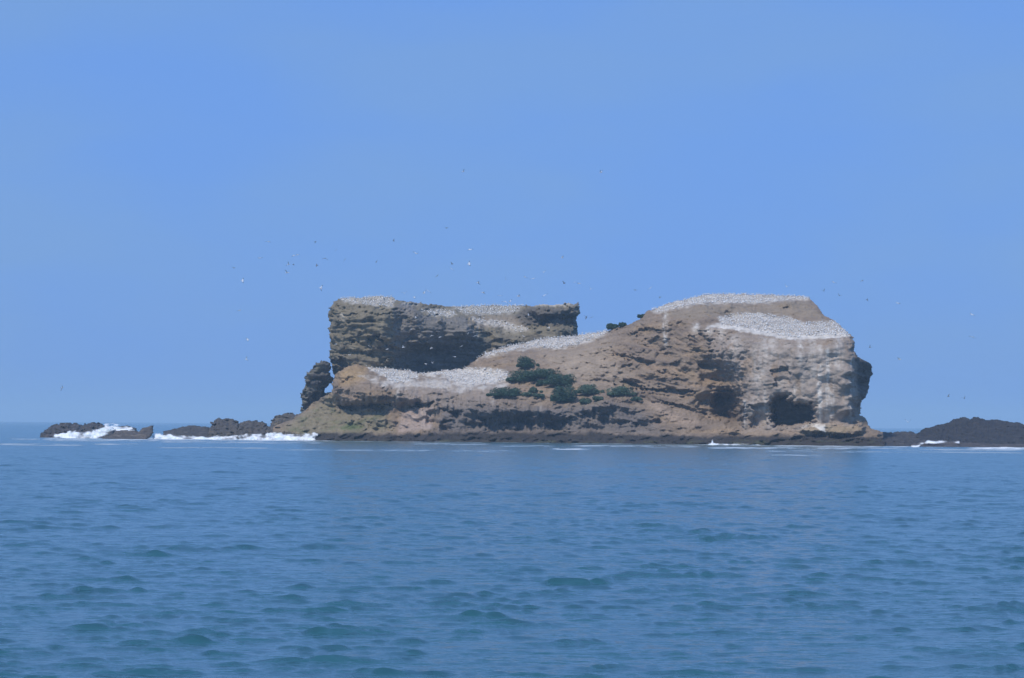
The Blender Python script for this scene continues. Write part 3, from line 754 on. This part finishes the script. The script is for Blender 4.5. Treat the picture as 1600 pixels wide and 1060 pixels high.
# =====================================================  breaking surf
def surf(poly, Y0, label, seed, rough=.06, slope=.5, jag=2.6, thick=4):
    vmax = max(p[1] for p in poly)
    def dep(u, v, U, V): return Y0 + slope * (vmax - 4 - v) + 0 * u, np.full(u.shape, .8)
    def colr(u, v, U, V, P, cl, n):
        x, y, z = P[..., 0], P[..., 1], P[..., 2]
        nn = fbm(x / 3.2, y / 5, z / 1.6, 3, 960 + seed, .42)
        a = sstep(0, 6, poly_sd(u, v, poly) + 6 * nn) * np.clip(.8 + .6 * nn, 0, 1)
        return np.repeat(a[..., None], 3, -1)
    s = rock_body('breaking_wave', poly, dep, thick, colr, None, 0.7, seed=seed, rough=rough, jag=jag, thick_edge=1.0, round_m=1.5, round_px=5, mat=M_FOAM)
    tag(s.obj, label, 'wave')
surf([(78, 690), (84, 678), (100, 674), (118, 672), (130, 674), (146, 671), (156, 666), (166, 665), (176, 668), (182, 673), (172, 680), (160, 684), (162, 690)], 1062,
     'big white burst of surf between double-humped rock and flat slab', 41)
surf([(161, 676), (162, 662), (176, 661), (192, 664), (206, 666), (212, 676)], 1120, 'thin white surf line behind the dark rock ledge', 42, .2, jag=1.2)
surf([(176, 682), (180, 669), (196, 669), (212, 672), (220, 675), (220, 682)], 1075, 'white water pouring just behind the flat slab', 43, .2, jag=1.2)
surf([(234, 690), (238, 678), (258, 677), (290, 681), (330, 681), (372, 679), (372, 690)], 1052, 'long low white breaker along the boulder spit', 44, .2, jag=1.4)
surf([(366, 692), (372, 680), (392, 676), (410, 678), (432, 675), (456, 679), (474, 675), (486, 677), (493, 674), (496, 680), (495, 692)], 1036,
     'white breaker ending in spray against the headland foot', 45, .3)
surf([(1102, 702), (1106, 693), (1111, 692), (1112.5, 686), (1114, 686), (1115, 692), (1126, 693), (1160, 693), (1200, 695), (1204, 702)], 945, 'thin white wave with small upward splash below the cave cliff', 46, .15, jag=1.0)
surf([(1414, 703), (1420, 698), (1428, 694), (1440, 691), (1452, 690), (1440, 696), (1432, 703)], 915, 'small white splash spilling off the tidal shelf edge', 47, .15, jag=1.6)
surf([(1442, 694), (1448, 688), (1470, 687), (1500, 689), (1500, 694)], 945, 'thin white water line behind the tidal shelf', 48, .12, jag=.8)
surf([(1512, 708), (1520, 700), (1548, 699), (1580, 697), (1592, 699), (1640, 700), (1650, 708)], 905, 'white breaker rolling in front of the tidal shelf', 49, .2, jag=1.4)

# =====================================================  shrubs
def tube(V, Fq, p0, p1, r0, r1, k=5):
    p0, p1 = np.array(p0, float), np.array(p1, float)
    d = p1 - p0; d /= np.linalg.norm(d) + 1e-9
    a = np.cross(d, [0.3, 0.9, 0.1]); a /= np.linalg.norm(a); b = np.cross(d, a)
    base = len(V)
    for p, r in ((p0, r0), (p1, r1)):
        for i in range(k):
            t = 2 * math.pi * i / k
            V.append(p + r * (math.cos(t) * a + math.sin(t) * b))
    for i in range(k):
        j = (i + 1) % k
        Fq.append((base + i, base + j, base + k + j, base + k + i))

def shrub(sh, u, v, rx, ry, label, mat, seed):
    """rx, ry in photo pixels; cushion of small leaves on short stems"""
    base = at(sh, u, v + ry * .7)
    if base is None: base = at(sh, u, v + 2)
    if base is None:
        for k in range(1, 20):
            base = at(sh, u, v + k)
            if base is not None: break
    g = np.random.default_rng(seed)
    mpp = base[1] / F
    RX, RZ = rx * mpp, ry * mpp
    RY = max(RX * .6, RZ)
    root = link('shrub', None); root.location = base; tag(root, label, 'shrub', 'shrubs on the headland slope')
    H = RZ * 1.7
    n = int(400 + 640 * RX * RZ)
    # several overlapping lobes make an uneven outline
    L = max(5, int(RX * 2.6))
    lobes = [(g.uniform(-.68, .68) * RX, g.uniform(-.5, .5) * RY, H * g.uniform(.25, .5), g.uniform(.34, .5) * min(RX, 2.6 * RZ), g.uniform(.40, .58) * H) for _ in range(L)]
    for _ in range(L):                                  # low straggling skirt
        lobes.append((g.uniform(-1.05, 1.05) * RX, g.uniform(-.8, .8) * RY, H * .12, g.uniform(.12, .26) * RX, g.uniform(.14, .24) * H))
    if RX < 2.2: lobes = [(k * RX, g.uniform(-.2, .2) * RY, H * g.uniform(.30, .5), g.uniform(.34, .5) * RX, g.uniform(.36, .5) * H) for k in (-.6, -.3, 0, .3, .6)] + lobes[L:L + 2]
    V, T = [], []
    for i in range(n):
        lx, ly, lz, rr, rz = lobes[g.integers(len(lobes))]
        d = g.normal(size=3); d /= np.linalg.norm(d)
        rad = g.uniform(.6, 1.0) ** .5
        c = np.array([lx + d[0] * rr * rad, ly + d[1] * rr * rad, max(lz + d[2] * rz * rad, .05)])
        nrm = d + g.normal(size=3) * .5; nrm /= np.linalg.norm(nrm)
        a = np.cross(nrm, [.2, .3, 1]); a /= np.linalg.norm(a); b = np.cross(nrm, a)
        s = g.uniform(.12, .30); w = s * .55
        k = len(V)
        V += [c - a * s, c - b * w + nrm * .04, c + a * s, c + b * w + nrm * .04]
        T.append((k, k + 1, k + 2, k + 3))
    fo = link('foliage', mesh_np('foliage', np.array(V), np.array(T), None, [mat], smooth=False), root)
    Vs, Fs = [], []
    for i in range(5):
        lx, ly, lz, rr, rz = lobes[i % len(lobes)]
        tube(Vs, Fs, (lx * .15, ly * .15, -.5), (lx * .8, ly * .8, lz + .2), .09, .03)
    link('stem', mesh_np('stem', np.array(Vs), np.array(Fs), None, [M_STEM]), root)

SHRUBS = [(826, 567, 14, 9, 'round dark green shrub, highest of the cluster on the mid slope', 0),
          (817, 588, 20, 10, 'wide dark green shrub at the colony edge of the cluster', 0),
          (853, 584, 18, 8, 'mid-sized dark green shrub in the middle of the cluster', 0),
          (878, 594, 20, 9, 'wide low dark green shrub above the big round shrub', 0),
          (847, 598, 7, 6, 'small dark green shrub tucked below the cluster', 0),
          (788, 613, 22, 7.5, 'long flat dark green shrub lying apart below the white ground', 0),
          (878, 616, 18.5, 13.5, 'biggest round dark green shrub, lowest of the cluster', 0),
          (922, 608, 16, 8.5, 'pale green sprawling shrub right of the biggest round one', 1),
          (970, 612, 18, 8, 'pale green low shrub farthest along the slope toward the recess', 1),
          (915, 627, 8, 5, 'small pale green tuft below the pale sprawling shrub', 1),
          (934, 623, 7, 4, 'tiny pale green tuft between the two pale shrubs', 1),
          (836, 609, 9, 4.5, 'small pale green mat left of the biggest round shrub', 1),
          (823, 616, 7, 3.5, 'tiny pale green mat beside the long flat shrub', 1),
          (842, 618, 8, 3.5, 'tiny pale green mat just below the other small mat', 1),
          (995, 624, 10, 3, 'thin pale green mat at the top of the scree', 1),
          (957.5, 511, 9.5, 7, 'dark round shrub on the skyline, largest of three there', 0),
          (973.5, 504.5, 6.5, 4.5, 'dark shrub on the skyline, middle one of three', 0),
          (1002, 493, 6.5, 4, 'dark shrub on the skyline, uppermost of three', 0)]
for i, (u, v, rx, ry, lab, k) in enumerate(SHRUBS):
    shrub(SB, u, v, rx * (1.0 if i > 14 else 1.22), ry * (1.0 if i > 14 else 1.15), lab, M_LEAF2 if k else M_LEAF, 900 + i)

# =====================================================  birds
def ell_ring(pts, k=6):
    """lofted body through (x, z, rw, rh) stations along x"""
    V, Q = [], []
    for (x, z, rw, rh) in pts:
        for i in range(k):
            t = 2 * math.pi * i / k
            V.append((x, rw * math.cos(t), z + rh * math.sin(t)))
    for s in range(len(pts) - 1):
        for i in range(k):
            j = (i + 1) % k
            Q.append((s * k + i, s * k + j, (s + 1) * k + j, (s + 1) * k + i))
    return V, Q

def bird_perched(stretch=0.0, bow=0.0):
    """gannet sitting or standing at its nest, facing +x; 0.9 m long"""
    tilt = 0.35 + stretch
    body = [(-.42, .16, .015, .012), (-.30, .18, .07, .05), (-.12, .22, .13, .13), (.08, .27, .14, .15), (.22, .36, .10, .11),
            (.28 - bow * .1, .48, .065, .07), (.31 - bow * .05, .58 + stretch * .2, .065, .065), (.38, .60 + stretch * .2 - bow * .1, .05, .045), (.53, .58 + stretch * .2 - bow * .2, .008, .01)]
    V, Q = ell_ring(body)
    mi = []
    for s in range(len(body) - 1):
        mi += [1 if s == 0 else (2 if s == 6 else (3 if s == 7 else 0))] * 6
    for sgn in (-1, 1):                                     # folded wing with black tips
        b = len(V)
        V += [(.16, sgn * .15, .33), (.10, sgn * .165, .20), (-.18, sgn * .15, .27), (-.20, sgn * .15, .17), (-.46, sgn * .04, .19), (-.44, sgn * .05, .14)]
        Q += [(b, b + 1, b + 3, b + 2), (b + 2, b + 3, b + 5, b + 4)]; mi += [0, 1]
    for sgn in (-1, 1):                                     # legs
        b = len(V)
        V += [(.0, sgn * .06, .15), (.04, sgn * .06, .15), (.06, sgn * .06, -.06), (-.0, sgn * .06, -.06)]
        Q += [(b, b + 1, b + 2, b + 3)]; mi += [1]
    return np.array(V), np.array(Q), np.array(mi)

def bird_flying(dihedral, sweep, dark=False):
    """gannet in the air, body along +x, wings along y; span about 1.8 m"""
    body = [(-.50, .0, .01, .008), (-.34, .0, .05, .03), (-.15, .0, .095, .09), (.08, .0, .10, .10), (.26, .01, .07, .07), (.38, .03, .055, .055), (.45, .025, .045, .04), (.60, .01, .006, .008)]
    V, Q = ell_ring(body)
    mi = []
    for s in range(len(body) - 1):
        mi += [0 if s not in (0, 5, 6) else (1 if s == 0 else (2 if s == 5 else 3))] * 6
    V = list(V); Q = list(Q)
    for sgn in (-1, 1):
        st = [(0.06, .12, .24), (.30, .12, .27), (.58, .04, .22), (.80, -.08 - sweep, .13), (.98, -.24 - sweep * 1.6, .03)]
        b = len(V)
        for (yy, xx, ch) in st:
            zz = math.sin(dihedral) * yy + (-.10 * (yy - .3) ** 2 if dihedral > 0 else .0); y2 = math.cos(dihedral) * yy
            V += [(xx, sgn * y2, zz), (xx - ch, sgn * y2, zz), (xx - ch * .4, sgn * y2, zz + .035), (xx - ch * .4, sgn * y2, zz - .012)]
        for s in range(4):
            o = b + 4 * s; m = 1 if s >= 2 else 0
            for (i, j) in ((0, 2), (2, 1), (1, 3), (3, 0)):
                Q.append((o + i, o + 4 + i, o + 4 + j, o + j)); mi.append(m)
    return np.array(V), np.array(Q), np.array(mi)

BIRD_MATS = [M_WHITE, M_BLACK, M_BUFF, M_BEAK]
DARK_MATS = [M_DARKBIRD, M_BLACK, M_DARKBIRD, M_BLACK]
perch_geo = [bird_perched(0, 0), bird_perched(.5, 0), bird_perched(-.15, 1.0)]
perch_mesh = [mesh_np('perched_gannet', V, Q, None, BIRD_MATS, midx=m) for V, Q, m in perch_geo]
fly_par = [(.10, .0), (.45, .05), (-.30, .05), (.75, .12), (.0, .15)]
fly_mesh = [mesh_np('flying_gannet', *bird_flying(*p)[:2], None, BIRD_MATS, midx=bird_flying(*p)[2]) for p in fly_par]
fly_dark = [mesh_np('flying_seabird', *bird_flying(*p)[:2], None, DARK_MATS, midx=bird_flying(*p)[2]) for p in fly_par]

def scatter(poly, sh, du, dv, seed, jit=.42):
    g = np.random.default_rng(seed)
    p = np.array(poly); pts = []
    row = 0
    v = p[:, 1].min() - 1
    while v < p[:, 1].max() + 1:
        u = p[:, 0].min() + (du / 2 if row % 2 else 0)
        while u < p[:, 0].max():
            uu, vv = u + g.normal() * du * jit * .6, v + g.normal() * dv * jit * .6
            u += du
            if poly_sd(np.array([uu]), np.array([vv]), poly)[0] < -.6: continue
            if g.random() < .08 or (g.random() < .75 and math.sin(uu * .21 + 2 * math.sin(vv * .35)) * math.sin(vv * .6 + uu * .07) > .62): continue
            P = at(sh, uu, vv)
            if P is None:
                for k in (1, 2, 3):
                    P = at(sh, uu, vv + k)
                    if P is not None: break
            if P is not None: pts.append(P)
        v += dv; row += 1
    return pts

colony = {'shelf': scatter(COL_SHELF, SB, 3.3, 1.9, 1), 'flat': scatter(COL_FLAT, SB, 4.4, 2.7, 2), 'ridge': scatter(COL_RIDGE, SB, 3.2, 1.9, 3),
          'ledge': scatter(COL_LEDGE, SB, 3.3, 2.0, 4), 'top': scatter(COL_TOP, SB, 3.2, 1.9, 5), 'mesa_l': scatter(COL_MESA_L, SA, 3.6, 2.1, 6),
          'mesa_m': scatter(COL_MESA_M, SA, 3.8, 2.3, 7), 'mesa_r': scatter(COL_MESA_R, SA, 3.2, 1.9, 8), 'mesa_s': scatter(COL_MESA_S, SA, 6, 3.0, 9)}
print({k: len(v) for k, v in colony.items()})

bg = np.random.default_rng(55)
def facing(): return bg.choice([0.2, 2.9, 3.4, -.3]) + bg.normal() * .7
def place_perched(P, label, group):
    o = link('perched_gannet', perch_mesh[bg.integers(3)])
    s = bg.uniform(.80, 1.0)
    o.location = (P[0], P[1] - .1, P[2] + .02); o.rotation_euler = (0, 0, facing()); o.scale = (s, s, s)
    tag(o, label, 'bird', group)
rest = []
quota = {'shelf': (160, 'white gannet nesting on the low front shelf above the overhang', 'gannets nesting on the front shelf'),
         'mesa_m': (30, 'white gannet on the small ledge at the rim of the dark bay', 'gannets on the bay rim ledge'),
         'ledge': (60, 'white gannet nesting on the broad ledge over the sea cave', 'gannets nesting over the cave')}
for key, pts in colony.items():
    n = 0
    if key in quota:
        n, lab, grp = quota[key]
        order = list(range(len(pts)))
        if key == 'ledge': order.sort(key=lambda i: pts[i][1])
        else: bg.shuffle(order)
        pts = [pts[i] for i in order]
        for P in pts[:n]: place_perched(P, lab, grp)
    rest += pts[n:]
Vs, Qs, Ms, off = [], [], [], 0
for P in rest:
    V, Q, m = perch_geo[bg.integers(3)]
    a = facing(); s = bg.uniform(.80, 1.0)
    c, sn = math.cos(a), math.sin(a)
    W = V * s
    W = np.stack([W[:, 0] * c - W[:, 1] * sn, W[:, 0] * sn + W[:, 1] * c, W[:, 2]], 1) + np.array([P[0], P[1] - .1, P[2] + .02])
    Vs.append(W); Qs.append(Q + off); Ms.append(m); off += len(V)
o = link('gannet_colony', mesh_np('gannet_colony', np.concatenate(Vs), np.concatenate(Qs), None, BIRD_MATS, midx=np.concatenate(Ms)))
tag(o, 'dense mass of nesting white gannets covering the island tops', 'bird colony', kind='stuff')

def c7(x, y): return 300 + x / 2.4242, 250 + y / 2.4242
def c8(x, y): return 900 + x / 2.2857, 250 + y / 2.2857
def c1(x, y): return 440 + x / 4.077, 440 + y / 4.077
def c2(x, y): return 660 + x / 4.077, 440 + y / 4.077
SKY_W = [c7(*p) for p in [(290, 310), (400, 360), (385, 362), (850, 355), (1053, 340), (256, 372), (505, 373), (365, 397), (983, 413), (1050, 394), (1403, 371), (360, 428),
         (1332, 426), (1262, 444), (1292, 450), (1085, 466), (192, 458), (1450, 463), (1465, 468), (1510, 490), (488, 486)]]
LOW_W = [c7(*p) for p in [(805, 505), (843, 520), (880, 505), (895, 497), (1104, 503), (1167, 515), (1237, 517), (1335, 513), (1187, 537), (1205, 537)]]
SKY_D = [c7(*p) for p in [(965, 258), (764, 307), (467, 310), (545, 342), (578, 378), (698, 388), (384, 398), (473, 400), (985, 395), (160, 410), (928, 440), (1188, 452), (1410, 468)]]
R_W = [c8(*p) for p in [(920, 437), (752, 453), (265, 458), (1022, 432)]]
R_D = [c8(*p) for p in [(212, 465), (300, 490), (940, 485), (1040, 500), (885, 468)]]
GAP = [c7(1493, 598), c8(35, 560), c8(55, 563)]
SEA_R_W = [c8(*p) for p in [(1150, 512), (1415, 553), (1417, 633), (1155, 713)]]
SEA_R_D = [c8(*p) for p in [(1050, 670), (1387, 852), (1330, 845)]]
FACE = [c1(*p) for p in [(825, 305), (855, 232), (955, 345), (1008, 355), (775, 420), (953, 425), (920, 525), (960, 520)]] + [c2(*p) for p in [(290, 335), (335, 347), (207, 480), (250, 412)]]
FACE_L = [c1(*p) for p in [(435, 468), (345, 400), (555, 410), (673, 432)]]
FACE_R = [c2(*p) for p in [(675, 215), (805, 297), (645, 350), (775, 358)]]
SKY_L = [c7(180, 570), (387, 531), (385, 562)]
def fly(u, v, Y, dark, label, group, s=1.0):
    k = bg.integers(5)
    o = link('flying_seabird' if dark else 'flying_gannet', (fly_dark if dark else fly_mesh)[k])
    P = unproject(u, v, Y)
    o.location = P
    s *= bg.uniform(.75, 1.0) if dark else bg.uniform(.95, 1.3)
    o.scale = (s, s, s)
    o.rotation_euler = (bg.normal() * .5, bg.normal() * .15, bg.choice([.3, 2.8, 1.3, -1.2]) + bg.normal() * .5)
    tag(o, label, 'bird', group)
ORD = ['leftmost', 'second from left', 'third from left', 'fourth from left', 'fifth from left', 'sixth from left', 'seventh from left', 'eighth from left',
       'ninth from left', 'tenth from left', 'eleventh from left', 'twelfth from left', 'thirteenth from left', 'fourteenth from left', 'fifteenth from left',
       'sixteenth from left', 'seventeenth from left', 'eighteenth from left', 'nineteenth from left', 'twentieth from left', 'rightmost']
for (lst, dark, y0, y1, lab, grp) in (
    (SKY_W, 0, 960, 1080, 'pale gannets wheeling high over the flat block', 'pale gannets in the sky over the flat block'),
    (LOW_W, 0, 1040, 1120, 'white gannets skimming low above the flat top', 'gannets skimming the flat top'),
    (SKY_D, 1, 960, 1080, 'dark seabirds in the sky over the flat block', 'dark seabirds over the flat block'),
    (R_W, 0, 960, 1060, 'white gannets in sky above the headland summit', 'white gannets above the headland summit'),
    (R_D, 1, 960, 1060, 'dark seabirds in sky above the headland summit', 'dark seabirds above the headland summit'),
    (GAP, 1, 1020, 1060, 'dark seabirds in the sky gap beside the flat block', 'seabirds in the gap'),
    (SEA_R_W, 0, 940, 1040, 'white gannets in open sky off the cave end', 'white gannets off the cave end'),
    (SEA_R_D, 1, 940, 1040, 'dark seabirds in open sky off the cave end', 'dark seabirds off the cave end'),
    (FACE, 0, 1030, 1048, 'white gannets flying before the dark hollow bay', 'gannets in front of the dark bay'),
    (FACE_L, 0, 1030, 1042, 'white gannets flying before the lit cliff corner', 'gannets in front of the cliff corner'),
    (FACE_R, 0, 1050, 1056, 'white gannets flying before the saddle and knob', 'gannets in front of the knob'),
    (SKY_L, 0, 980, 1040, 'white gannets in open sky off the pillar end', 'gannets off the pillar end')):
    lst = sorted(lst)
    for i, (u, v) in enumerate(lst):
        fly(u, v, bg.uniform(y0, y1), dark, ('rightmost' if i == len(lst) - 1 else ORD[i]) + ' of the ' + lab, grp)
fly(*c7(1028, 45), 990, 0, 'lone white gannet highest of all birds over the flat block', None)
fly(*c7(1550, 48), 990, 0, 'lone white gannet highest in the sky over the gap', None)
fly(*c8(1186, 937), 930, 0, 'white gannet gliding low over water beside the black reef hump', None, 1.2)
fly(97, 606, 1050, 0, 'lone white gannet low in the sky above the double-humped rock', None)

# =====================================================  sea air
def haze():
    m = bpy.data.materials.new('haze'); m.use_nodes = True
    n, l = m.node_tree.nodes, m.node_tree.links
    n.clear()
    out = n.new('ShaderNodeOutputMaterial')
    pv = n.new('ShaderNodeVolumePrincipled')
    pv.inputs['Color'].default_value = (0.62, 0.84, 1.0, 1)
    pv.inputs['Density'].default_value = HAZE
    pv.inputs['Anisotropy'].default_value = 0.0
    l.new(pv.outputs['Volume'], out.inputs['Volume'])
    s, b, t = 27000.0, -6.0, 125.0
    V = [(x, y, z) for z in (b, t) for (x, y) in ((-s, -s), (s, -s), (s, s), (-s, s))]
    Q = [(3, 2, 1, 0), (4, 5, 6, 7), (0, 1, 5, 4), (1, 2, 6, 5), (2, 3, 7, 6), (3, 0, 4, 7)]
    o = link('haze', mesh_np('haze', V, Q, None, [m], smooth=False))
    tag(o, 'thin blue sea haze filling the air over the water', kind='stuff')
HAZE = 0.0001
haze()
